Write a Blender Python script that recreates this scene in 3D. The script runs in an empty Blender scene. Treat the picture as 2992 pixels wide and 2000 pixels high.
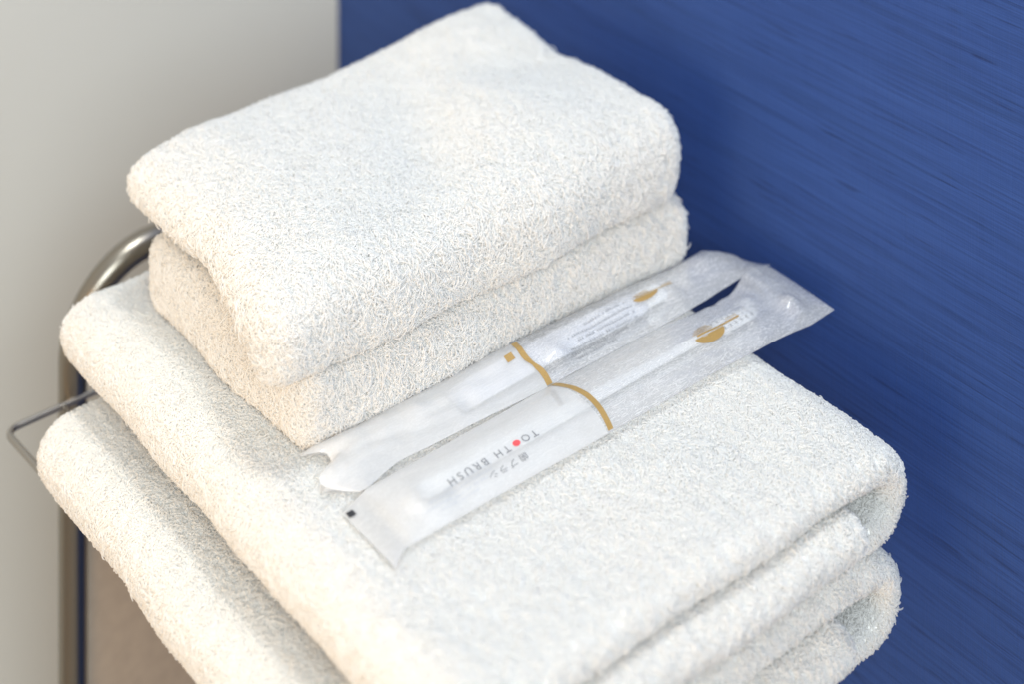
import bpy, bmesh, math, random
import numpy as np
from mathutils import Vector, noise
from mathutils.bvhtree import BVHTree

random.seed(7)
rng = np.random.default_rng(7)
S = bpy.context.scene
C = S.collection

# ---------------------------------------------------------------- units
H = 0.45            # metres per layout unit (eye height above the bath towels)
Z0 = 0.95           # height of the upper bath towel's top above the floor


def P(u, w, z=0.0):
    """layout units -> metres.  u: towards the blue wall, w: along it, away from the camera."""
    return Vector((u * H, w * H, Z0 + z * H))


# ---------------------------------------------------------------- camera
cam = bpy.data.cameras.new("camera")
cam.lens = 64.85
cam.sensor_width = 36.0
cam.shift_y = -1.144            # level view camera, lens shifted down
cam.clip_start, cam.clip_end = 0.02, 50
cam.dof.use_dof = True
cam.dof.focus_distance = 1.50 * H
cam.dof.aperture_fstop = 5.4
cam_o = bpy.data.objects.new("camera", cam)
cam_o.location = (0, 0, Z0 + H)
cam_o.rotation_euler = (math.radians(90), 0, -math.radians(38.6))
C.objects.link(cam_o)
S.camera = cam_o

# ---------------------------------------------------------------- world, lamps, exposure
W = bpy.data.worlds.new("World")
S.world = W
W.use_nodes = True
bg = W.node_tree.nodes["Background"]
bg.inputs[0].default_value = (0.92, 0.965, 1.0, 1)
bg.inputs[1].default_value = 0.56


def area(name, loc, target, size, power, col, shape='DISK', size_y=None):
    L = bpy.data.lights.new(name, 'AREA')
    L.shape = shape
    L.size = size
    if size_y:
        L.size_y = size_y
    L.energy = power
    L.color = col
    o = bpy.data.objects.new(name, L)
    o.location = loc
    o.rotation_euler = (Vector(target) - Vector(loc)).to_track_quat('-Z', 'Y').to_euler()
    C.objects.link(o)
    return o


area("ceiling_downlight", P(0.80, 1.02, 2.9), P(0.93, 1.2, 0), 0.26, 8.2, (0.91, 0.965, 1.0))
area("bathroom_lamp", P(-2.0, 0.25, 0.42), P(0.8, 1.3, -0.05), 0.7, 10.8, (1.0, 0.61, 0.25))
area("room_fill", P(-1.0, -2.2, 2.4), P(0.95, 1.2, 0), 1.1, 32.5, (0.84, 0.94, 1.0))  # soft fill lamp added out of view to brighten front and left faces

S.view_settings.view_transform = 'Standard'
S.view_settings.look = 'None'
S.view_settings.gamma = 1
S.view_settings.exposure = 0.0
cy = S.cycles
cy.use_denoising = True
cy.max_bounces = 12
cy.diffuse_bounces = 8
cy.transparent_max_bounces = 24
cy.sample_clamp_indirect = 6
S.cycles_curves.shape = 'THICK'


# ---------------------------------------------------------------- helpers
def tag(o, label=None, cat=None, group=None, kind=None):
    for k, v in (("label", label), ("category", cat), ("group", group), ("kind", kind)):
        if v:
            o[k] = v
    return o


def mesh_obj(name, verts, faces, mat, parent=None, smooth=True):
    me = bpy.data.meshes.new(name)
    me.from_pydata([tuple(v) for v in verts], [], faces)
    me.update()
    if smooth:
        me.polygons.foreach_set("use_smooth", [True] * len(me.polygons))
    if mat:
        me.materials.append(mat)
    o = bpy.data.objects.new(name, me)
    C.objects.link(o)
    if parent:
        o.parent = parent
    return o


def empty(name, label, cat, group=None):
    o = bpy.data.objects.new(name, None)
    o.empty_display_size = 0.02
    C.objects.link(o)
    return tag(o, label, cat, group)


def box(name, lo, hi, mat, parent=None, bevel=0.0):
    bm = bmesh.new()
    bmesh.ops.create_cube(bm, size=1)
    for v in bm.verts:
        v.co = Vector([lo[i] + (v.co[i] + .5) * (hi[i] - lo[i]) for i in range(3)])
    if bevel:
        bmesh.ops.bevel(bm, geom=bm.edges[:], offset=bevel, segments=2, affect='EDGES', profile=.5)
    me = bpy.data.meshes.new(name)
    bm.to_mesh(me)
    bm.free()
    me.materials.append(mat)
    o = bpy.data.objects.new(name, me)
    C.objects.link(o)
    if parent:
        o.parent = parent
    return o


def tube(name, pts, r, mat, parent=None, n=20, cap=True):
    pts = [Vector(p) for p in pts]
    vs, fs = [], []
    prev = None
    for i, p in enumerate(pts):
        a = pts[max(i - 1, 0)]
        b = pts[min(i + 1, len(pts) - 1)]
        t = (b - a).normalized()
        if prev is None:
            x = t.orthogonal().normalized()
        else:
            x = (prev - t * prev.dot(t)).normalized()
        prev = x
        y = t.cross(x)
        for k in range(n):
            q = 2 * math.pi * k / n
            vs.append(p + (x * math.cos(q) + y * math.sin(q)) * r)
    for i in range(len(pts) - 1):
        for k in range(n):
            k2 = (k + 1) % n
            fs.append((i * n + k, i * n + k2, (i + 1) * n + k2, (i + 1) * n + k))
    if cap:
        fs.append(tuple(range(n - 1, -1, -1)))
        fs.append(tuple((len(pts) - 1) * n + k for k in range(n)))
    return mesh_obj(name, vs, fs, mat, parent)


def arc(c, a0, a1, r, ax, ay, n=12):
    c, ax, ay = Vector(c), Vector(ax), Vector(ay)
    return [c + ax * (r * math.cos(a0 + (a1 - a0) * i / n)) + ay * (r * math.sin(a0 + (a1 - a0) * i / n)) for i in range(n + 1)]


class NT:
    def __init__(self, name):
        self.m = bpy.data.materials.new(name)
        self.m.use_nodes = True
        self.t = self.m.node_tree
        self.t.nodes.clear()
        self.out = self.t.nodes.new("ShaderNodeOutputMaterial")

    def n(self, typ, **kw):
        nd = self.t.nodes.new(typ)
        for k, v in kw.items():
            if k.startswith("i_"):
                k = k[2:]
                key = int(k) if k.isdigit() else k.replace("_", " ")
                nd.inputs[key].default_value = v
            else:
                setattr(nd, k, v)
        return nd

    def l(self, a, ai, b, bi):
        self.t.links.new(a.outputs[ai], b.inputs[bi])


def ramp(nt, stops):
    r = nt.n("ShaderNodeValToRGB")
    els = r.color_ramp.elements
    while len(els) < len(stops):
        els.new(0.5)
    for e, (p, c) in zip(els, stops):
        e.position = p
        e.color = (*c, 1) if len(c) == 3 else c
    return r


# ---------------------------------------------------------------- materials
def mat_terry():
    t = NT("white_terry")
    b = t.n("ShaderNodeBsdfPrincipled", i_Roughness=0.95)
    b.inputs["Specular IOR Level"].default_value = 0.12
    b.inputs["Sheen Weight"].default_value = 0.12
    tc = t.n("ShaderNodeNewGeometry")
    no = t.n("ShaderNodeTexNoise", i_Scale=70.0, i_Detail=3.0)
    t.l(tc, "Position", no, "Vector")
    r = ramp(t, [(0.3, (0.915, 0.90, 0.865)), (0.7, (0.935, 0.922, 0.89))])
    t.l(no, "Fac", r, "Fac")
    t.l(r, "Color", b, "Base Color")
    t.l(b, 0, t.out, 0)
    return t.m


def mat_pile():
    """cotton loops: light passes partly through the yarn"""
    t = NT("white_cotton_loops")
    hi = t.n("ShaderNodeHairInfo")
    r = ramp(t, [(0.0, (0.955, 0.945, 0.922)), (1.0, (0.974, 0.966, 0.948))])
    t.l(hi, "Random", r, "Fac")
    d = t.n("ShaderNodeBsdfDiffuse")
    tl = t.n("ShaderNodeBsdfTranslucent")
    t.l(r, "Color", d, 0)
    t.l(r, "Color", tl, 0)
    mx = t.n("ShaderNodeMixShader")
    mx.inputs[0].default_value = 0.56
    t.l(d, 0, mx, 1)
    t.l(tl, 0, mx, 2)
    t.l(mx, 0, t.out, 0)
    return t.m


def mat_blue():
    t = NT("blue_woven_wallcovering")
    b = t.n("ShaderNodeBsdfPrincipled", i_Roughness=0.62)
    b.inputs["Specular IOR Level"].default_value = 0.22
    b.inputs["Sheen Weight"].default_value = 0.05
    tc = t.n("ShaderNodeTexCoord")

    def nz(sc, detail=2.0, rough=.5):
        mp = t.n("ShaderNodeMapping")
        mp.inputs["Scale"].default_value = sc
        t.l(tc, "Object", mp, "Vector")
        x = t.n("ShaderNodeTexNoise", i_Scale=1.0, i_Detail=detail, i_Roughness=rough)
        t.l(mp, "Vector", x, "Vector")
        return x
    fine = nz((1, 22, 1500), 2)
    mid = nz((1, 13, 400), 3, .6)
    broad = nz((1, 5, 60), 2)
    slub = nz((1, 40, 800), 1)
    cross = nz((1, 1700, 30), 1)
    r1 = ramp(t, [(0.30, (0.019, 0.054, 0.206)), (0.52, (0.022, 0.061, 0.235)), (0.75, (0.026, 0.068, 0.25))])
    t.l(mid, "Fac", r1, "Fac")
    r2 = ramp(t, [(0.25, (0.62, 0.62, 0.66)), (0.5, (1, 1, 1)), (0.8, (1.22, 1.2, 1.15))])
    t.l(fine, "Fac", r2, "Fac")
    m1 = t.n("ShaderNodeMix", data_type='RGBA', blend_type='MULTIPLY')
    m1.inputs[0].default_value = 0.7
    t.l(r1, "Color", m1, 6)
    t.l(r2, "Color", m1, 7)
    r3 = ramp(t, [(0.24, (0.62, 0.62, 0.64)), (0.34, (1, 1, 1))])
    t.l(slub, "Fac", r3, "Fac")
    m2 = t.n("ShaderNodeMix", data_type='RGBA', blend_type='MULTIPLY')
    m2.inputs[0].default_value = 0.85
    t.l(m1, 2, m2, 6)
    t.l(r3, "Color", m2, 7)
    r4 = ramp(t, [(0.3, (0.94, 0.95, 0.96)), (0.7, (1.05, 1.04, 1.02))])
    t.l(broad, "Fac", r4, "Fac")
    m3 = t.n("ShaderNodeMix", data_type='RGBA', blend_type='MULTIPLY')
    m3.inputs[0].default_value = 1.0
    t.l(m2, 2, m3, 6)
    t.l(r4, "Color", m3, 7)
    r5 = ramp(t, [(0.3, (0.86, 0.86, 0.88)), (0.7, (1.1, 1.1, 1.1))])
    t.l(cross, "Fac", r5, "Fac")
    m4 = t.n("ShaderNodeMix", data_type='RGBA', blend_type='MULTIPLY')
    m4.inputs[0].default_value = 0.2
    t.l(m3, 2, m4, 6)
    t.l(r5, "Color", m4, 7)
    t.l(m4, 2, b, "Base Color")
    ad = t.n("ShaderNodeMath", operation='ADD')
    t.l(fine, "Fac", ad, 0)
    t.l(cross, "Fac", ad, 1)
    bp = t.n("ShaderNodeBump", i_Strength=0.35, i_Distance=0.0004)
    t.l(ad, 0, bp, "Height")
    t.l(bp, 0, b, "Normal")
    t.l(b, 0, t.out, 0)
    return t.m


def mat_grey():
    t = NT("grey_wall_paint")
    b = t.n("ShaderNodeBsdfPrincipled", i_Roughness=0.55)
    b.inputs["Specular IOR Level"].default_value = 0.3
    tc = t.n("ShaderNodeTexCoord")
    no = t.n("ShaderNodeTexNoise", i_Scale=700.0, i_Detail=2.0)
    t.l(tc, "Object", no, "Vector")
    n2 = t.n("ShaderNodeTexNoise", i_Scale=5.0, i_Detail=2.0)
    t.l(tc, "Object", n2, "Vector")
    r = ramp(t, [(0.3, (0.555, 0.56, 0.525)), (0.7, (0.575, 0.58, 0.545))])
    t.l(n2, "Fac", r, "Fac")
    t.l(r, "Color", b, "Base Color")
    bp = t.n("ShaderNodeBump", i_Strength=0.15, i_Distance=0.0006)
    t.l(no, "Fac", bp, "Height")
    t.l(bp, 0, b, "Normal")
    t.l(b, 0, t.out, 0)
    return t.m


def mat_simple(name, col, rough=.5, metal=0.0, spec=.5, bump=0.0, bscale=300.0, var=0.0):
    t = NT(name)
    b = t.n("ShaderNodeBsdfPrincipled", i_Roughness=rough, i_Metallic=metal)
    b.inputs["Specular IOR Level"].default_value = spec
    b.inputs["Base Color"].default_value = (*col, 1)
    tc = t.n("ShaderNodeTexCoord")
    no = t.n("ShaderNodeTexNoise", i_Scale=bscale, i_Detail=3.0)
    t.l(tc, "Object", no, "Vector")
    if var:
        r = ramp(t, [(0.3, tuple(c * (1 - var) for c in col)), (0.7, tuple(min(1, c * (1 + var)) for c in col))])
        t.l(no, "Fac", r, "Fac")
        t.l(r, "Color", b, "Base Color")
    if bump:
        bp = t.n("ShaderNodeBump", i_Strength=bump, i_Distance=0.0003)
        t.l(no, "Fac", bp, "Height")
        t.l(bp, 0, b, "Normal")
    t.l(b, 0, t.out, 0)
    return t.m


def mat_film(name, lo, hi, col, trans=0.3):
    """thin non-woven film: partly see-through, fibrous, with a soft gloss"""
    t = NT(name)
    tc = t.n("ShaderNodeTexCoord")
    op = None
    for sc, dist, wid in (((130, 640, 640), 1.5, .014), ((220, 500, 500), 2.5, .012), ((90, 1000, 1000), 1.0, .016)):
        mp = t.n("ShaderNodeMapping")
        mp.inputs["Scale"].default_value = sc
        mp.inputs["Rotation"].default_value = (0, 0, random.uniform(-.5, .5))
        t.l(tc, "Object", mp, "Vector")
        no = t.n("ShaderNodeTexNoise", i_Scale=1.0, i_Detail=1.0, i_Distortion=dist)
        t.l(mp, "Vector", no, "Vector")
        r = ramp(t, [(.5 - wid * 2, (0, 0, 0)), (.5, (1, 1, 1)), (.5 + wid * 2, (0, 0, 0))])
        t.l(no, "Fac", r, "Fac")
        if op is None:
            op = r
        else:
            mx = t.n("ShaderNodeMix", data_type='RGBA', blend_type='LIGHTEN')
            mx.inputs[0].default_value = 1
            t.l(op, "Color" if op.bl_idname == "ShaderNodeValToRGB" else 2, mx, 6)
            t.l(r, "Color", mx, 7)
            op = mx
    mr = t.n("ShaderNodeMapRange")
    mr.inputs["To Min"].default_value = lo
    mr.inputs["To Max"].default_value = hi
    t.l(op, 2, mr, "Value")
    df = t.n("ShaderNodeBsdfDiffuse")
    df.inputs[0].default_value = (*col, 1)
    tl = t.n("ShaderNodeBsdfTranslucent")
    tl.inputs[0].default_value = (*col, 1)
    m0 = t.n("ShaderNodeMixShader")
    m0.inputs[0].default_value = trans
    t.l(df, 0, m0, 1)
    t.l(tl, 0, m0, 2)
    tr = t.n("ShaderNodeBsdfTransparent")
    tr.inputs[0].default_value = (0.97, 0.97, 0.98, 1)
    m1 = t.n("ShaderNodeMixShader")
    t.l(mr, 0, m1, 0)
    t.l(tr, 0, m1, 1)
    t.l(m0, 0, m1, 2)
    gl = t.n("ShaderNodeBsdfGlossy")
    gl.inputs["Roughness"].default_value = 0.14
    gl.inputs["Color"].default_value = (1, 1, 1, 1)
    bp = t.n("ShaderNodeBump", i_Strength=0.15, i_Distance=0.0002)
    t.l(op, 2, bp, "Height")
    b2 = t.n("ShaderNodeBump", i_Strength=0.012, i_Distance=0.0002)
    t.l(op, 2, b2, "Height")
    t.l(b2, 0, gl, "Normal")
    t.l(bp, 0, df, "Normal")
    fr = t.n("ShaderNodeFresnel", i_IOR=1.35)
    fm = t.n("ShaderNodeMath", operation='MULTIPLY')
    fm.inputs[1].default_value = 0.75
    t.l(fr, 0, fm, 0)
    m2 = t.n("ShaderNodeMixShader")
    t.l(fm, 0, m2, 0)
    t.l(m1, 0, m2, 1)
    t.l(gl, 0, m2, 2)
    t.l(m2, 0, t.out, 0)
    return t.m


M_TERRY = mat_terry()
M_PILE = mat_pile()
M_BLUE = mat_blue()
M_GREY = mat_grey()
M_FLOOR = mat_simple("floor_tile", (0.30, 0.26, 0.22), .5, bump=.1, var=.1, bscale=30)
M_STEEL = mat_simple("satin_steel", (0.31, 0.275, 0.225), .30, 1.0, bump=.03, bscale=900)
M_WIRE = mat_simple("steel_wire", (0.42, 0.39, 0.35), .34, 1.0, bump=.03, bscale=900)
M_PANEL = mat_simple("taupe_panel", (0.41, 0.325, 0.24), .5, bump=.05, bscale=200, var=.05)
M_CLEAR = mat_film("clear_nonwoven_film", 0.34, 0.72, (0.985, 0.98, 0.968), .48)
M_WHITEF = mat_film("white_printed_film", 0.60, 0.68, (0.98, 0.972, 0.955), .42)
M_SEAL = mat_film("seal_film", 0.58, 0.70, (0.985, 0.97, 0.94), .42)
M_GOLD = mat_simple("gold_print", (0.40, 0.255, 0.085), .45, spec=.4, bump=.1, bscale=2500, var=.14)
M_INK = mat_simple("grey_ink", (0.22, 0.22, 0.23), .7, var=.15, bscale=3000)
M_FAINT = mat_simple("pale_grey_ink", (0.52, 0.53, 0.56), .7, var=.1, bscale=3000)
M_BLACK = mat_simple("black_ink", (0.03, 0.03, 0.035), .7, var=.2, bscale=2500)
M_RED = mat_simple("red_ink", (0.80, 0.09, 0.10), .7, var=.08, bscale=2500)
M_TUBE = mat_simple("white_plastic_tube", (0.68, 0.69, 0.73), .3, bump=.03)
M_CAP = mat_simple("white_plastic_cap", (0.86, 0.86, 0.85), .35, bump=.02)
M_BRIST = mat_simple("white_bristles", (0.8, 0.81, 0.84), .6, bump=.3, bscale=2500)

# ---------------------------------------------------------------- setting
UW, WG = 1.262, 1.925          # blue wall face, grey wall face
blue = box("blue_wall", P(UW, -1.2, -1.0 * Z0 / H), P(UW + .2, WG + .25, 3.6), M_BLUE)
tag(blue, "blue woven fabric wallcovering with horizontal slub threads", kind="structure")
grey = box("grey_wall", P(-4.2, WG, -1.0 * Z0 / H), P(UW - 0.002, WG + .25, 3.6), M_GREY)
tag(grey, "plain pale grey painted wall behind the towel rack", kind="structure")
fl = box("floor", P(-4.2, -2.6, -Z0 / H - .1), P(UW + .2, WG + .25, -Z0 / H - 0.001), M_FLOOR)
tag(fl, "brownish floor below the towel rack", kind="structure")


# ---------------------------------------------------------------- terry cloth
def fold_noise(p, a, f, seed=0.0):
    return a * noise.noise(Vector((p[0] * f + seed, p[1] * f, p[2] * f)))


ALL_TERRY = []     # (object, verts ndarray, tris ndarray, pile settings)


def register(o, pile):
    me = o.data
    me.calc_loop_triangles()
    nv = len(me.vertices)
    co = np.empty(nv * 3)
    me.vertices.foreach_get("co", co)
    no = np.empty(nv * 3)
    me.vertices.foreach_get("normal", no)
    tri = np.empty(len(me.loop_triangles) * 3, dtype=np.int32)
    me.loop_triangles.foreach_get("vertices", tri)
    ALL_TERRY.append((o, co.reshape(-1, 3), no.reshape(-1, 3), tri.reshape(-1, 3), pile))


def rounded_slab(name, u0, u1, w0, w1, z0, z1, ru, rw, rz, deform, res=0.0085):
    """a folded cloth block with fully rolled edges"""
    cu, cw, cz = (u0 + u1) / 2, (w0 + w1) / 2, (z0 + z1) / 2
    hu, hw, hz = (u1 - u0) / 2, (w1 - w0) / 2, (z1 - z0) / 2
    bm = bmesh.new()

    def axis(h, r):
        nflat = max(2, int((h - r) * 2 / res))
        a = [-h + r - r * math.cos(math.pi / 2 * i / 7) if False else -1 for i in range(0)]
        edge = [-1 + i / 7 for i in range(7)]
        left = [(-(h - r) - r * math.sin(math.pi / 2 * (1 - i / 7))) for i in range(7)]
        mid = [-(h - r) + 2 * (h - r) * i / nflat for i in range(nflat + 1)]
        return left + mid + [-x for x in reversed(left)]
    xs, ys, zs = axis(hu, ru), axis(hw, rw), axis(hz, rz)
    idx = {}
    verts, faces = [], []

    def vid(i, j, k):
        key = (i, j, k)
        if key not in idx:
            p = (xs[i], ys[j], zs[k])
            inner = (max(-(hu - ru), min(hu - ru, p[0])), max(-(hw - rw), min(hw - rw, p[1])), max(-(hz - rz), min(hz - rz, p[2])))
            d = Vector(((p[0] - inner[0]) / ru, (p[1] - inner[1]) / rw, (p[2] - inner[2]) / rz))
            if d.length > 1e-9:
                d.normalize()
            q = (cu + inner[0] + d.x * ru, cw + inner[1] + d.y * rw, cz + inner[2] + d.z * rz)
            idx[key] = len(verts)
            verts.append(P(*deform(*q)))
        return idx[key]
    nx, ny, nz = len(xs) - 1, len(ys) - 1, len(zs) - 1
    for i in range(nx):
        for j in range(ny):
            faces.append((vid(i, j, nz), vid(i + 1, j, nz), vid(i + 1, j + 1, nz), vid(i, j + 1, nz)))
            faces.append((vid(i, j, 0), vid(i, j + 1, 0), vid(i + 1, j + 1, 0), vid(i + 1, j, 0)))
    for i in range(nx):
        for k in range(nz):
            faces.append((vid(i, 0, k), vid(i + 1, 0, k), vid(i + 1, 0, k + 1), vid(i, 0, k + 1)))
            faces.append((vid(i, ny, k), vid(i, ny, k + 1), vid(i + 1, ny, k + 1), vid(i + 1, ny, k)))
    for j in range(ny):
        for k in range(nz):
            faces.append((vid(0, j, k), vid(0, j, k + 1), vid(0, j + 1, k + 1), vid(0, j + 1, k)))
            faces.append((vid(nx, j, k), vid(nx, j + 1, k), vid(nx, j + 1, k + 1), vid(nx, j, k + 1)))
    bm.free()
    return mesh_obj(name, verts, faces, M_TERRY)


def folded_strip(name, path, thick, wf, w1, deform):
    """a doubled strip of towel swept along its fold path in the (u, z) plane"""
    pts = [np.array(p, float) for p in path]
    # resample
    seg = [np.linalg.norm(pts[i + 1] - pts[i]) for i in range(len(pts) - 1)]
    L = sum(seg)
    N = int(L / 0.006)
    cum = np.concatenate([[0], np.cumsum(seg)])
    A = np.array(pts)
    sv = np.linspace(0, L, N)
    cen = np.stack([np.interp(sv, cum, A[:, 0]), np.interp(sv, cum, A[:, 1])], 1)
    k = np.array([1, 2, 3, 2, 1]) / 9.0
    pad = np.pad(cen, ((2, 2), (0, 0)), mode='edge')
    sm = sum(k[i] * pad[i:i + N] for i in range(5))
    cen[2:-2] = sm[2:-2]
    tan = np.gradient(cen, axis=0)
    tan /= np.linalg.norm(tan, axis=1)[:, None]
    nor = np.stack([-tan[:, 1], tan[:, 0]], 1)
    # cross-section: rolled (half-round) long edges
    na, nf = 10, 34
    cs = []
    for i in range(nf):
        cs.append((-1 + 2 * i / nf, 0, 1))       # flat fraction, round dir, side
    prof = []
    for i in range(nf + 1):
        prof.append(('f', -1 + 2 * i / nf, 1.0))
    for i in range(1, na):
        a = math.pi / 2 - math.pi * i / na
        prof.append(('r', math.cos(a), math.sin(a)))
    for i in range(nf + 1):
        prof.append(('f', 1 - 2 * i / nf, -1.0))
    for i in range(1, na):
        a = -math.pi / 2 - math.pi * i / na
        prof.append(('r', math.cos(a), math.sin(a)))
    m = len(prof)
    verts, faces = [], []
    for i in range(N):
        s = sv[i]
        t = thick(s / L) / 2
        e = min(s, L - s)
        cap = 1.0
        if e < t:
            cap = math.sqrt(max(0.0, 1 - (1 - e / t) ** 2))
            cap = max(cap, 0.06)
        tt = t * cap
        w0 = wf(s / L)
        hw = (w1 - w0) / 2
        cw = (w0 + w1) / 2
        for kind, a, b in prof:
            r = t * 1.15
            if kind == 'f':
                y = cw + a * (hw - r)
            else:
                y = cw + math.copysign(hw - r, a if abs(a) > 1e-6 else 1) + a * r * (0.3 + 0.7 * cap)
            q = (cen[i, 0] + nor[i, 0] * b * tt, y, cen[i, 1] + nor[i, 1] * b * tt)
            verts.append(P(*deform(*q)))
    for i in range(N - 1):
        for j in range(m):
            j2 = (j + 1) % m
            faces.append((i * m + j, (i + 1) * m + j, (i + 1) * m + j2, i * m + j2))
    faces.append(tuple(range(m)))
    faces.append(tuple((N - 1) * m + j for j in range(m - 1, -1, -1)))
    o = mesh_obj(name, verts, faces, M_TERRY)
    bm = bmesh.new()
    bm.from_mesh(o.data)
    bmesh.ops.recalc_face_normals(bm, faces=bm.faces[:])
    bm.to_mesh(o.data)
    bm.free()
    return o


def half(c, r, a0, a1, n=10):
    return [(c[0] + r * math.cos(a0 + (a1 - a0) * i / n), c[1] + r * math.sin(a0 + (a1 - a0) * i / n)) for i in range(n + 1)]


def bath_path(ul, ur, ztop, t1, t2, t3, inner_end, bottom_end):
    """inner end -> left turn up -> top -> right turn down round the inner end -> bottom"""
    z1 = ztop - t1 / 2
    z2 = ztop - t1 - t2 / 2
    z3 = ztop - t1 - t2 - t3 / 2
    rl = (z1 - z2) / 2
    rr = (z1 - z3) / 2
    p = [(inner_end, z2 - .001), (ul + .2, z2), (ul + rl + t1 / 2 + .012, z2)]
    p += half((ul + rl + t1 / 2, (z1 + z2) / 2), rl, -math.pi / 2, -3 * math.pi / 2)
    p += [(ul + .15, z1), ((ul + ur) / 2, z1 + .002), (ur - rr - t1 / 2 - .05, z1)]
    p += half((ur - rr - t1 / 2, (z1 + z3) / 2), rr, math.pi / 2, -math.pi / 2)
    p += [(ur - .1, z3), ((ul + ur) / 2, z3), (bottom_end, z3)]
    return p


def bath_deform(seed, lift=0.0):
    def f(u, w, z):
        n1 = noise.noise(Vector((u * 5 + seed, w * 5, z * 3)))
        n2 = noise.noise(Vector((u * 14 + seed, w * 14, z * 12)))
        n3 = noise.noise(Vector((u * 6, w * 2.5 + seed, 7.7)))
        return (u + .003 * n2 + .004 * noise.noise(Vector((w * 7, z * 20, seed))),
                w + .004 * n3 + .002 * n2, z + .0035 * n1 + .0015 * n2)
    return f


PI = math.pi


def BT(s):      # layer thickness along the fold: plump inner layer, thinner wrap
    return float(np.interp(s, [0, .28, .36, .66, .76, 1], [.0300, .0295, .0242, .0242, .0185, .0175]))


def BW(s):      # front edge of each layer: the inner layer stands proud, the bottom one draws back
    return float(np.interp(s, [0, .28, .36, .64, .70, .78, 1], [.934, .934, .951, .951, .953, .966, .970]))


lower = folded_strip("bath_towel", bath_path(.672, 1.160, -.086, .027, .034, .020, 1.085, .75),
                     BT, BW, 1.505, bath_deform(11.3))
tag(lower, "lower white bath towel, bottom of the stack on the wire rack", "towel", "folded bath towels")
upper = folded_strip("bath_towel", bath_path(.708, 1.166, -.006, .027, .034, .020, 1.095, .775),
                     BT, BW, 1.535, bath_deform(3.1))
tag(upper, "large white bath towel the two sachets lie on", "towel", "folded bath towels")


def hand_deform(seed, top):
    def f(u, w, z):
        n1 = noise.noise(Vector((u * 5 + seed, w * 5, z * 2)))
        n2 = noise.noise(Vector((u * 13 + seed, w * 13, z * 10)))
        du = .004 * n2 + .004 * noise.noise(Vector((w * 8, z * 16, seed)))
        dw = .003 * n2 + .004 * noise.noise(Vector((u * 5 + seed, z * 10, 2)))
        dz = .004 * n1 + .002 * n2
        if top:
            if u > 1.0 and w < 1.375:
                du += .006 * min(1, (u - 1.0) / .12) * min(1, (1.375 - w) / .008)
            zz = (z - .06) / .07
            # right half plumper, left end droops, back right corner lifts
            dz += zz * (.011 * math.exp(-((u - 1.04) ** 2 / .007 + (w - 1.32) ** 2 / .006)) + .006 * math.exp(-((u - 1.10) ** 2 / .004 + (w - 1.45) ** 2 / .003)) - .017 * max(0, (.83 - u) / .1) ** 2
                        + .006 * max(0, (w - 1.40) / .1) * max(0, (u - .9) / .25))
            tp = min(1, max(0, (w - 1.235) / .13)) * max(0, (1.05 - u) / .31)
            du += .020 * tp + .036 * tp * max(0, min(1, 1 - zz * 1.5))
            dz += zz * .010 * max(0, (w - 1.36) / .14) * max(0, (u - .95) / .2)
            dz -= .008 * zz * math.exp(-((u - .95 - (w - 1.32) * .5) ** 2 / .0022 + (w - 1.34) ** 2 / .012)) + .005 * zz * math.exp(-((u - 1.09) ** 2 / .002 + (w - 1.395) ** 2 / .0012))
            # front roll hangs a little
            dw += 0.0
        return u + du, w + dw, z + dz
    return f


hand2 = rounded_slab("hand_towel", .768, 1.184, 1.221, 1.480, -.004, .058, .014, .022, .022, hand_deform(5.2, False))
tag(hand2, "lower white hand towel, half hidden under the topmost one", "towel", "folded hand towels")
hand1 = rounded_slab("hand_towel", .735, 1.168, 1.216, 1.503, .057, .136, .020, .034, .031, hand_deform(9.4, True))
tag(hand1, "topmost white hand towel, fluffy, crowning the whole towel stack", "towel", "folded hand towels")

for o, ln in ((lower, .0019), (upper, .0019), (hand2, .0026), (hand1, .0026)):
    register(o, ln)


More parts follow.
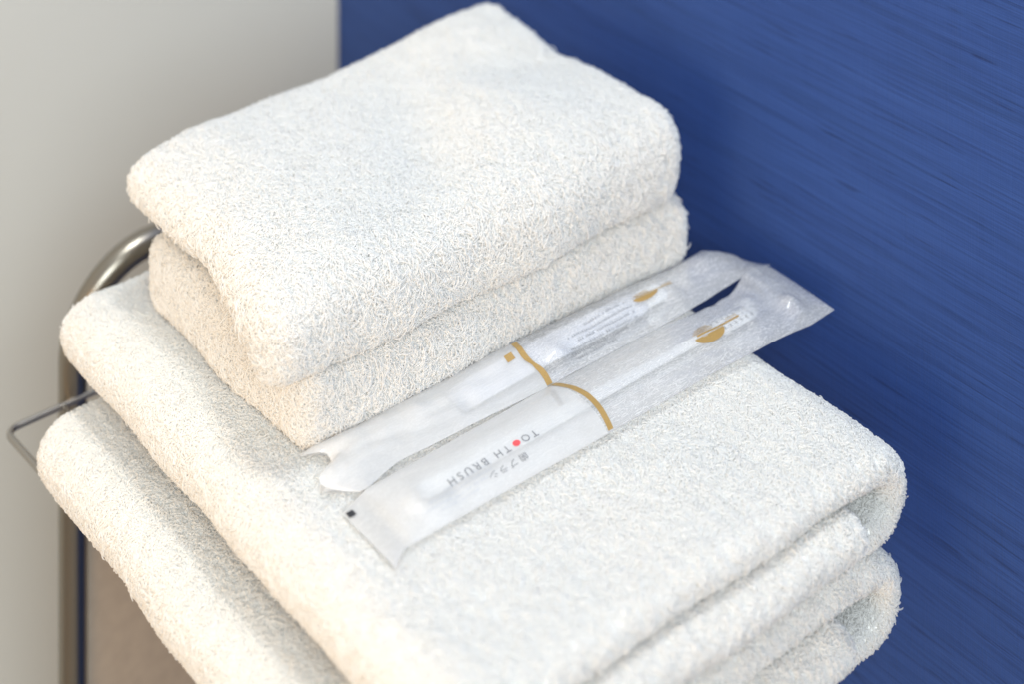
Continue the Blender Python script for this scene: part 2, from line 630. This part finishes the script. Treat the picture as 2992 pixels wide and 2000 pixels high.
def terry_pile():
    bvs = []
    for o, co, no, tri, ln in ALL_TERRY:
        bvs.append(BVHTree.FromPolygons(co.tolist(), tri.tolist()))
    for oi, (o, co, no, tri, ln) in enumerate(ALL_TERRY):
        a, b, c = co[tri[:, 0]], co[tri[:, 1]], co[tri[:, 2]]
        fn = np.cross(b - a, c - a)
        ar = np.linalg.norm(fn, axis=1) / 2
        cnt = int(ar.sum() * 6.0e6)          # tufts per square metre
        f = rng.choice(len(tri), cnt, p=ar / ar.sum())
        r1 = np.sqrt(rng.random(cnt))[:, None]
        r2 = rng.random(cnt)[:, None]
        pts = a[f] * (1 - r1) + b[f] * (r1 * (1 - r2)) + c[f] * (r1 * r2)
        nn = no[tri[f, 0]] * (1 - r1) + no[tri[f, 1]] * (r1 * (1 - r2)) + no[tri[f, 2]] * (r1 * r2)
        nn /= np.linalg.norm(nn, axis=1)[:, None] + 1e-12
        keep = np.ones(cnt, bool)
        length = np.full(cnt, ln)
        # underside and far back thin out, closed folds have none
        seen = (nn @ np.array([-.45, -.60, .66])) > -.35
        keep &= seen | (rng.random(cnt) < .25)
        pl, nl = pts.tolist(), nn.tolist()
        for i in range(cnt):
            if not keep[i]:
                continue
            p = Vector(pl[i])
            n = Vector(nl[i])
            q = p + n * .0006
            room = 1.0
            for bv in bvs:
                h = bv.ray_cast(q, n, .006)
                if h[3] is not None:
                    if h[1].dot(n) > 0:        # inside another fold
                        room = 0
                        break
                    room = min(room, h[3])
            if room < .0012:
                keep[i] = False
            elif room < 1.0:
                length[i] = min(ln, room * .55)
        pts, nn, length = pts[keep], nn[keep], length[keep]
        n = len(pts)
        length *= np.where(rng.random(n) < .68, rng.uniform(.28, .60, n), rng.uniform(.75, 1.2, n))
        length *= np.where(rng.random(n) < .012, 1.3, 1.0)
        # smooth lean field + jitter
        fr = 2 * PI / .011
        ph = rng.uniform(0, 6.28, (3, 7))
        lean = np.zeros((n, 3))
        for ax in range(3):
            for q in range(7):
                d = rng.normal(size=3)
                d /= np.linalg.norm(d)
                lean[:, ax] += np.sin(pts @ d * fr * rng.uniform(.35, 2.4) + ph[ax, q]) * .17
        lean += rng.normal(size=(n, 3)) * .42
        lean[:, 2] -= .25
        lean -= nn * np.sum(lean * nn, axis=1)[:, None]
        side = np.cross(nn, lean)
        side /= np.linalg.norm(side, axis=1)[:, None] + 1e-9
        Lc = length[:, None]
        curl = rng.uniform(.1, .6, n)[:, None]
        tw = rng.normal(size=(n, 1)) * .25
        k = 6
        pos = np.zeros((n, k, 3))
        pos[:, 0] = pts - nn * .0004
        pos[:, 1] = pts + nn * Lc * .26 + lean * Lc * .14
        pos[:, 2] = pts + nn * Lc * .47 + lean * Lc * .42 + side * Lc * tw * .3
        pos[:, 3] = pts + nn * Lc * .60 + lean * Lc * .78 + side * Lc * tw * .8
        pos[:, 4] = pts + nn * Lc * (.60 - .08 * curl) + lean * Lc * 1.08 + side * Lc * tw * 1.1
        pos[:, 5] = pts + nn * Lc * (.54 - .30 * curl) + lean * Lc * 1.26 + side * Lc * tw * 1.2
        rad = np.array([.00019, .00021, .00022, .00022, .00020, .00012])
        rads = np.tile(rad, (n, 1)) * rng.uniform(.75, 1.2, (n, 1))
        hc = bpy.data.hair_curves.new("terry_pile")
        hc.add_curves([k] * n)
        hc.points.foreach_set("position", pos.reshape(-1).astype(np.float32))
        ra = hc.attributes.get("radius") or hc.attributes.new("radius", 'FLOAT', 'POINT')
        ra.data.foreach_set("value", rads.reshape(-1).astype(np.float32))
        hc.materials.append(M_PILE)
        po = bpy.data.objects.new("terry_pile", hc)
        C.objects.link(po)
        po.parent = o
        po["kind"] = "stuff"
        print("pile", o.name, n)


terry_pile()

# ---------------------------------------------------------------- towel rack
rack = empty("towel_rack", "satin steel tube rack with wire shelf under the towels", "towel rack")
UL, URR, WB = .767, 1.20, 1.630
zt = -.046
rb = .085
r_t = .0134 * H
zb = -Z0 / H
path = [P(UL, WB, zb + .004), P(UL, WB, zb * .5), P(UL, WB, -.4), P(UL, WB, zt - rb - .02)]
path += arc(P(UL + rb, WB, zt - rb), PI, PI / 2, rb * H, (1, 0, 0), (0, 0, 1), 16)
path += [P(.95, WB, zt), P(1.05, WB, zt)]
path += arc(P(URR - rb, WB, zt - rb), PI / 2, 0, rb * H, (1, 0, 0), (0, 0, 1), 16)
path += [P(URR, WB, -.4), P(URR, WB, zb * .5), P(URR, WB, zb + .004)]
tube("hoop", path, r_t, M_STEEL, rack, 28)
# wire shelf
zs = -.161
rw_ = .0030 * H


def rim_path():
    u0, u1, w0, w1 = .694, 1.10, 1.00, WB - .012
    r = .012
    p = []
    for cu_, cw_, a0 in ((u0 + r, w1 - r, PI / 2), (u0 + r, w0 + r, PI), (u1 - r, w0 + r, 1.5 * PI), (u1 - r, w1 - r, 2 * PI)):
        p += arc(P(cu_, cw_, zs), a0, a0 + PI / 2, r * H, (1, 0, 0), (0, 1, 0), 6)
    p.append(p[0])
    return [Vector((q.x + max(0, (WB * H - q.y)) * .05, q.y, q.z)) for q in p]


tube("shelf_rim", rim_path(), rw_, M_WIRE, rack, 12, cap=False)
for i in range(7):
    u = .752 + i * .052
    tube("shelf_wire", [P(u, 1.002, zs), P(u, 1.3, zs), P(u, WB - .014, zs)], rw_ * .8, M_WIRE, rack, 8)
box("back_panel", P(UL + .0137, WB - .004, -1.55), P(URR - .0137, WB + .004, -.215), M_PANEL, rack, .0008)


# ---------------------------------------------------------------- sachets
def lerp_tab(tab, x):
    return float(np.interp(x, [t[0] for t in tab], [t[1] for t in tab]))


class Sachet:
    def __init__(s, u0, u1, wf, wb, crest, base, skew=.5, edge_f=None, edge_b=None, wob=0.0, seed=0.0, power=.8):
        s.u0, s.u1, s.wf, s.wb, s.crest, s.base = u0, u1, wf, wb, crest, base
        s.skew, s.wob, s.seed, s.power = skew, wob, seed, power
        s.warp, s.bumps = None, []
        s.ef, s.eb = edge_f or [(0, 0)], edge_b or [(0, 0)]

    def at(s, u, t):
        q = s.flat_at(u, t)
        if s.warp:
            return s.warp(q, t)
        return q

    def flat_at(s, u, t):
        """point on the upper film: u along, t=0 front edge .. 1 back edge"""
        wf, wb = lerp_tab(s.wf, u), lerp_tab(s.wb, u)
        t2 = t ** (math.log(.5) / math.log(s.skew)) if 0 < t < 1 else t
        z = lerp_tab(s.crest, u) * math.sin(PI * min(max(t2, 0), 1)) ** s.power
        zb = lerp_tab(s.base, u) + lerp_tab(s.ef, u) * (1 - t) + lerp_tab(s.eb, u) * t
        h = min(1, lerp_tab(s.crest, u) / .008 + .25)
        wr = s.wob * h * (noise.noise(Vector((u * 55 + s.seed, t * 3.2, 1))) * .6 + noise.noise(Vector((u * 20 + s.seed, t * 5 + u * 15, 4))))
        wr *= math.sin(PI * t) * .75 + .25
        for bu, bw_, ba, br in s.bumps:
            wr += ba * math.exp(-((u - bu) ** 2 + (wf + (wb - wf) * t - bw_) ** 2) / br ** 2)
        return (u, wf + (wb - wf) * t, zb + z + wr)

    def low(s, u, t):
        wf, wb = lerp_tab(s.wf, u), lerp_tab(s.wb, u)
        zb = lerp_tab(s.base, u) + lerp_tab(s.ef, u) * (1 - t) + lerp_tab(s.eb, u) * t
        wr = .25 * s.wob * noise.noise(Vector((u * 55 + s.seed, t * 3.2, 1))) if t in (0, 1) else 0
        a = s.at(u, t)
        if t <= 0 or t >= 1:
            return a
        return (a[0], a[1], min(zb - .0012 * math.sin(PI * t), a[2] - .0004))

    def t_of_w(s, u, w):
        wf, wb = lerp_tab(s.wf, u), lerp_tab(s.wb, u)
        return (w - wf) / (wb - wf)

    def on(s, u, w, lift=.0006):
        t = min(max(s.t_of_w(u, w), .001), .999)
        q = s.at(u, t)
        du, dt = .002, .02
        a, b = P(*s.at(u - du, t)), P(*s.at(u + du, t))
        c, d = P(*s.at(u, max(t - dt, 0))), P(*s.at(u, min(t + dt, 1)))
        n = (b - a).cross(d - c)
        n = n.normalized() if n.length else Vector((0, 0, 1))
        if n.z < 0:
            n = -n
        return P(*q) + n * lift * H

    def sheet(s, name, ua, ub, mat, parent, res=.003, nt=40):
        n = max(4, int((ub - ua) / res))
        vs, fs = [], []
        for i in range(n + 1):
            u = ua + (ub - ua) * i / n
            for j in range(nt + 1):
                vs.append(P(*s.at(u, .5 - .5 * math.cos(PI * j / nt))))
            for j in range(1, nt):
                vs.append(P(*s.low(u, .5 + .5 * math.cos(PI * j / nt))))
        m = 2 * nt
        for i in range(n):
            for j in range(m):
                j2 = (j + 1) % m
                fs.append((i * m + j, (i + 1) * m + j, (i + 1) * m + j2, i * m + j2))
        return mesh_obj(name, vs, fs, mat, parent)

    def print_grid(s, name, mat, parent, ufun, t0, t1, width, n=60, lift=.0005):
        vs, fs = [], []
        for i in range(n + 1):
            t = t0 + (t1 - t0) * i / n
            wd = width(t) if callable(width) else width
            for k in (-.5, -.17, .17, .5):
                u = ufun(t) + k * wd
                vs.append(s.on(u, lerp_tab(s.wf, u) + (lerp_tab(s.wb, u) - lerp_tab(s.wf, u)) * t, lift))
        for i in range(n):
            for k in range(3):
                fs.append((i * 4 + k, i * 4 + k + 1, (i + 1) * 4 + k + 1, (i + 1) * 4 + k))
        return mesh_obj(name, vs, fs, mat, parent)

    def decal(s, name, polys, mat, parent, lift=.0006):
        """flat print: list of polygons in (u, w), laid on the film"""
        vs, fs = [], []
        for poly in polys:
            k = len(vs)
            vs += [s.on(u, w, lift) for u, w in poly]
            fs.append(tuple(range(k, k + len(poly))))
        return mesh_obj(name, vs, fs, mat, parent, smooth=False)

    def text(s, name, string, mat, parent, u, w, size, spread, lift=.0006, squash=1.0, target=None):
        """lettering read from the far side: x runs towards -u, up runs towards -w"""
        cu = bpy.data.curves.new(name, 'FONT')
        cu.body = string
        cu.size = 1.0
        cu.space_character = spread
        cu.resolution_u = 3
        ob = bpy.data.objects.new(name, cu)
        C.objects.link(ob)
        dg = bpy.context.evaluated_depsgraph_get()
        dg.update()
        me = bpy.data.meshes.new_from_object(ob.evaluated_get(dg))
        bpy.data.objects.remove(ob)
        bm = bmesh.new()
        bm.from_mesh(me)
        xs = [v.co.x for v in bm.verts] or [0, 1]
        k = (target / (max(xs) - min(xs))) if target else size
        x0 = min(xs)
        for v in bm.verts:
            v.co = s.on(u - (v.co.x - x0) * k, w - v.co.y * size * squash, lift)
        bm.to_mesh(me)
        bm.free()
        me.name = name
        me.materials.clear()
        me.materials.append(mat)
        o = bpy.data.objects.new(name, me)
        C.objects.link(o)
        o.parent = parent
        return o


def rect(u0, u1, w0, w1, n=6):
    return [(u0 + (u1 - u0) * i / n, w0) for i in range(n + 1)] + [(u1 - (u1 - u0) * i / n, w1) for i in range(n + 1)]


def logo(sa, parent, uc, wc, k=1.0, kw=1.0):
    """half disc crossed by a long bar with bristle ticks; fine stripes above the bar"""
    polys = []
    R = .0170 * k
    # lower half disc (towards the camera)
    hd = [(uc - R + .002 * k, wc - .0016 * kw)]
    for i in range(25):
        a = PI + PI * i / 24
        hd.append((uc + R * math.cos(a) * (1 if math.cos(a) < 0 else .95), wc - .0016 * kw + .0085 * kw * math.sin(a)))
    polys.append(hd[1:])
    # bar
    polys.append(rect(uc - R + .004 * k, uc + .037 * k, wc - .0009 * kw, wc + .0009 * kw, 14))
    # upper cap: stripes following the arc
    for q in range(4):
        wq = wc + (.0018 + q * .0018) * kw
        frac = math.sqrt(max(0.02, 1 - ((wq - wc) / (.0088 * kw)) ** 2))
        polys.append(rect(uc - R * frac * .98 + q * .0012, uc + R * frac * (.45 + .04 * q), wq, wq + .0007 * kw, 10))
    # bristle ticks
    for i in range(6):
        uu = uc + (.024 + i * .0022) * k
        polys.append([(uu, wc + .0018 * kw), (uu + .0007, wc + .0018 * kw), (uu + .0012, wc + .0040 * kw), (uu + .0005, wc + .0040 * kw)])
    return sa.decal("emblem", polys, M_GOLD, parent)


def chars(sa, name, parent, lines, mat, lift=.0006):
    """unreadably small print on the tube: short strokes in rows"""
    polys = []
    for u0, u1, w in lines:
        u = u0
        while u < u1:
            g = random.uniform(.0018, .0026)
            if random.random() < .88:
                hh = random.uniform(.0014, .0022)
                polys.append([(u, w), (u + g * .62, w), (u + g * .62, w + hh * .35), (u, w + hh * .35)])
                polys.append([(u + g * .22, w + hh * .35), (u + g * .42, w + hh * .35), (u + g * .42, w + hh), (u + g * .22, w + hh)])
            u += g
    return sa.decal(name, polys, mat, parent, lift)


# --- near sachet
nf = [(.755, 1.080), (.772, 1.0925), (.80, 1.092), (.95, 1.091), (1.08, 1.092), (1.16, 1.090), (1.20, 1.087), (1.235, 1.0905)]
nb = [(.755, 1.150), (.785, 1.160), (.95, 1.164), (1.10, 1.164), (1.13, 1.160), (1.142, 1.160), (1.150, 1.1575), (1.160, 1.1590), (1.170, 1.158), (1.178, 1.160), (1.186, 1.1625), (1.194, 1.165), (1.202, 1.1665), (1.212, 1.168), (1.235, 1.167)]
ncrest = [(.755, .0004), (.776, .0006), (.786, .005), (.805, .0095), (.90, .0118), (1.0, .0125), (1.10, .0135), (1.15, .0125), (1.18, .007), (1.21, .003), (1.235, .0003)]
nbase = [(.755, .001), (.80, .002), (1.10, .002), (1.18, .001), (1.235, -.001)]
SN = Sachet(.757, 1.233, nf, nb, ncrest, nbase, .46, wob=.0011, seed=2.2,
            edge_b=[(1.14, 0), (1.16, .001), (1.18, .0025), (1.19, .005), (1.20, .0085), (1.212, .008), (1.233, .002)])
SN.bumps = [(1.199, 1.110, .0086, .0095), (1.168, 1.135, .003, .008), (1.02, 1.106, -.0012, .006), (.80, 1.12, .0025, .008), (.83, 1.105, -.0015, .007)]
near = empty("sachet", "sachet lettered TOOTH BRUSH with a red dot and a wide gold band", "sachet", "sachets on the bath towel")
SN.sheet("end_seal", .757, .782, M_SEAL, near)
SN.sheet("printed_film", .782, .968, M_WHITEF, near)
SN.sheet("clear_film", .968, 1.212, M_CLEAR, near)
SN.sheet("end_seal", 1.212, 1.233, M_CLEAR, near)
SN.print_grid("gold_band", M_GOLD, near, lambda t: .9715 + .002 * math.sin(t * 5), .012, .97, .0053)
logo(SN, near, 1.106, 1.1190)
SN.text("lettering", "TO  TH BRUSH", M_INK, near, .9150, 1.1180, .0092, 1.45, target=.0855)
SN.text("lettering", "\u6b6f\u30d6\u30e9\u30b7", M_INK, near, .8960, 1.1055, .0060, 1.3, target=.037)
SN.decal("red_dot", [[(.8945 + .0033 * math.cos(a), 1.1150 + .0028 * math.sin(a)) for a in [2 * PI * i / 20 for i in range(20)]]], M_RED, near, .0008)
SN.decal("registration_mark", [rect(.7585, .7645, 1.1425, 1.1485, 2)], M_BLACK, near)

chars(SN, "fine_print", near, [(.822, .866, 1.1115), (.806, .866, 1.1075), (.800, .858, 1.1035), (.812, .846, 1.0995)], M_FAINT, .0005)

# --- far sachet
ff = [(.755, 1.170), (.765, 1.1655), (.78, 1.164), (.82, 1.171), (.97, 1.1655), (1.10, 1.1655), (1.14, 1.167), (1.17, 1.1680), (1.2, 1.168), (1.235, 1.1655)]
fb = [(.755, 1.213), (.77, 1.218), (.85, 1.222), (.97, 1.224), (1.10, 1.220), (1.19, 1.216), (1.235, 1.214)]
fcrest = [(.755, .002), (.77, .006), (.79, .008), (.83, .008), (.90, .009), (.97, .012), (1.04, .0145), (1.10, .014), (1.16, .010), (1.20, .008), (1.222, .004), (1.235, .001)]
fbase = [(.755, .001), (.97, .0015), (1.16, .0015), (1.20, .001), (1.235, 0)]
SF = Sachet(.757, 1.232, ff, fb, fcrest, fbase, .60, wob=.0018, seed=6.6, power=.7,
            edge_f=[(.76, -.001), (1.15, 0), (1.20, .004), (1.232, .004)], edge_b=[(.757, .003), (1.15, .001), (1.19, .006), (1.215, -.004), (1.232, -.02)])


def far_warp(q, t):
    """crumpled left mouth: a rounded lobe in front, a drawn-out tip behind, a pinch between"""
    u, w, z = q
    k = max(0, (.835 - u) / .078)
    k = k * k
    lobe = .026 * (1 - math.exp(-((t - .28) / .24) ** 2)) * (1 - .75 * math.exp(-((t - 1) / .14) ** 2))
    zz = z + k * (.005 * math.exp(-((t - .35) / .2) ** 2) - .005 * math.exp(-((t - .68) / .1) ** 2))
    return (u + k * lobe, w + k * .010 * (t - .35), zz)


SF.warp = far_warp
SF.bumps = [(.992, 1.181, .0064, .0095), (1.175, 1.195, .003, .010), (1.14, 1.185, -.002, .008), (.86, 1.20, .0025, .010), (.90, 1.185, -.002, .008)]
far = empty("sachet", "narrow sachet holding a toothpaste tube, against the hand towels", "sachet", "sachets on the bath towel")
SF.sheet("printed_film", .757, .968, M_WHITEF, far)
SF.sheet("clear_film", .968, 1.214, M_CLEAR, far)
SF.sheet("end_seal", 1.214, 1.232, M_CLEAR, far)
SF.print_grid("gold_band", M_GOLD, far, lambda t: .9685 + .0025 * math.sin(t * 7 + 1), .012, .80, lambda t: .0056 - .002 * math.exp(-((t - .33) / .07) ** 2))
logo(SF, far, 1.100, 1.1915, .88, .52)
SF.decal("registration_mark", [rect(.950, .958, 1.1955, 1.2015, 3)], M_GOLD, far)

# --- toothpaste tube inside the far sachet
tp = empty("toothpaste_tube", "white toothpaste tube with its cap, seen through the far sachet", "tube")


def loft(name, stations, mat, parent, n=28):
    """stations: (u, w, z, half width, half height)"""
    vs, fs = [], []
    for u, w, z, a, b in stations:
        for k in range(n):
            q = 2 * PI * k / n
            vs.append(P(u, w + a * math.cos(q), z + b * math.sin(q)))
    for i in range(len(stations) - 1):
        for k in range(n):
            k2 = (k + 1) % n
            fs.append((i * n + k, i * n + k2, (i + 1) * n + k2, (i + 1) * n + k))
    fs.append(tuple(range(n - 1, -1, -1)))
    fs.append(tuple((len(stations) - 1) * n + k for k in range(n)))
    return mesh_obj(name, vs, fs, mat, parent)


tz, tw = .0064, 1.1965
loft("tube_body", [(.895, tw, tz - .004, .015, .001), (.93, tw, tz - .002, .0155, .0022), (.98, tw, tz, .0155, .0036), (1.05, tw, tz, .0155, .0046),
                   (1.088, tw, tz, .0152, .0048), (1.096, tw, tz, .0135, .0045), (1.100, tw, tz, .010, .0042)], M_TUBE, tp)
loft("tube_cap", [(1.099, tw, tz, .0090, .0044), (1.1, tw, tz, .0110, .0048), (1.122, tw, tz, .0100, .0046), (1.125, tw, tz, .0090, .0042)], M_CAP, tp)


rows = [(1.030, 1.076, 1.1915), (1.008, 1.081, 1.1870), (1.016, 1.082, 1.1828), (1.004, 1.081, 1.1787), (1.002, 1.064, 1.1748), (1.006, 1.048, 1.1712)]
chars(SF, "fine_print", far, rows, M_INK, .0006)

# --- toothbrush inside the near sachet
tb = empty("toothbrush", "white toothbrush showing faintly through the lettered sachet", "toothbrush")
bw, bz = 1.128, .0050
loft("handle", [(.81, bw, bz, .004, .0022), (.815, bw, bz, .009, .0036), (.90, bw, bz, .0085, .0038), (.98, bw, bz, .0065, .0034),
                (1.06, bw, bz, .0048, .0028), (1.115, bw, bz, .0042, .0024), (1.12, bw, bz, .0085, .0024), (1.165, bw, bz, .0090, .0022), (1.172, bw, bz, .005, .0016)], M_CAP, tb)
for i in range(7):
    for j in range(3):
        u = 1.124 + i * .0065
        w = bw - .0052 + j * .0052
        loft("tuft", [(u, w, bz + .001, .0020, .0016), (u, w, bz + .0018, .0018, .0014)], M_BRIST, tb, 8)

print("objects", len(bpy.data.objects))
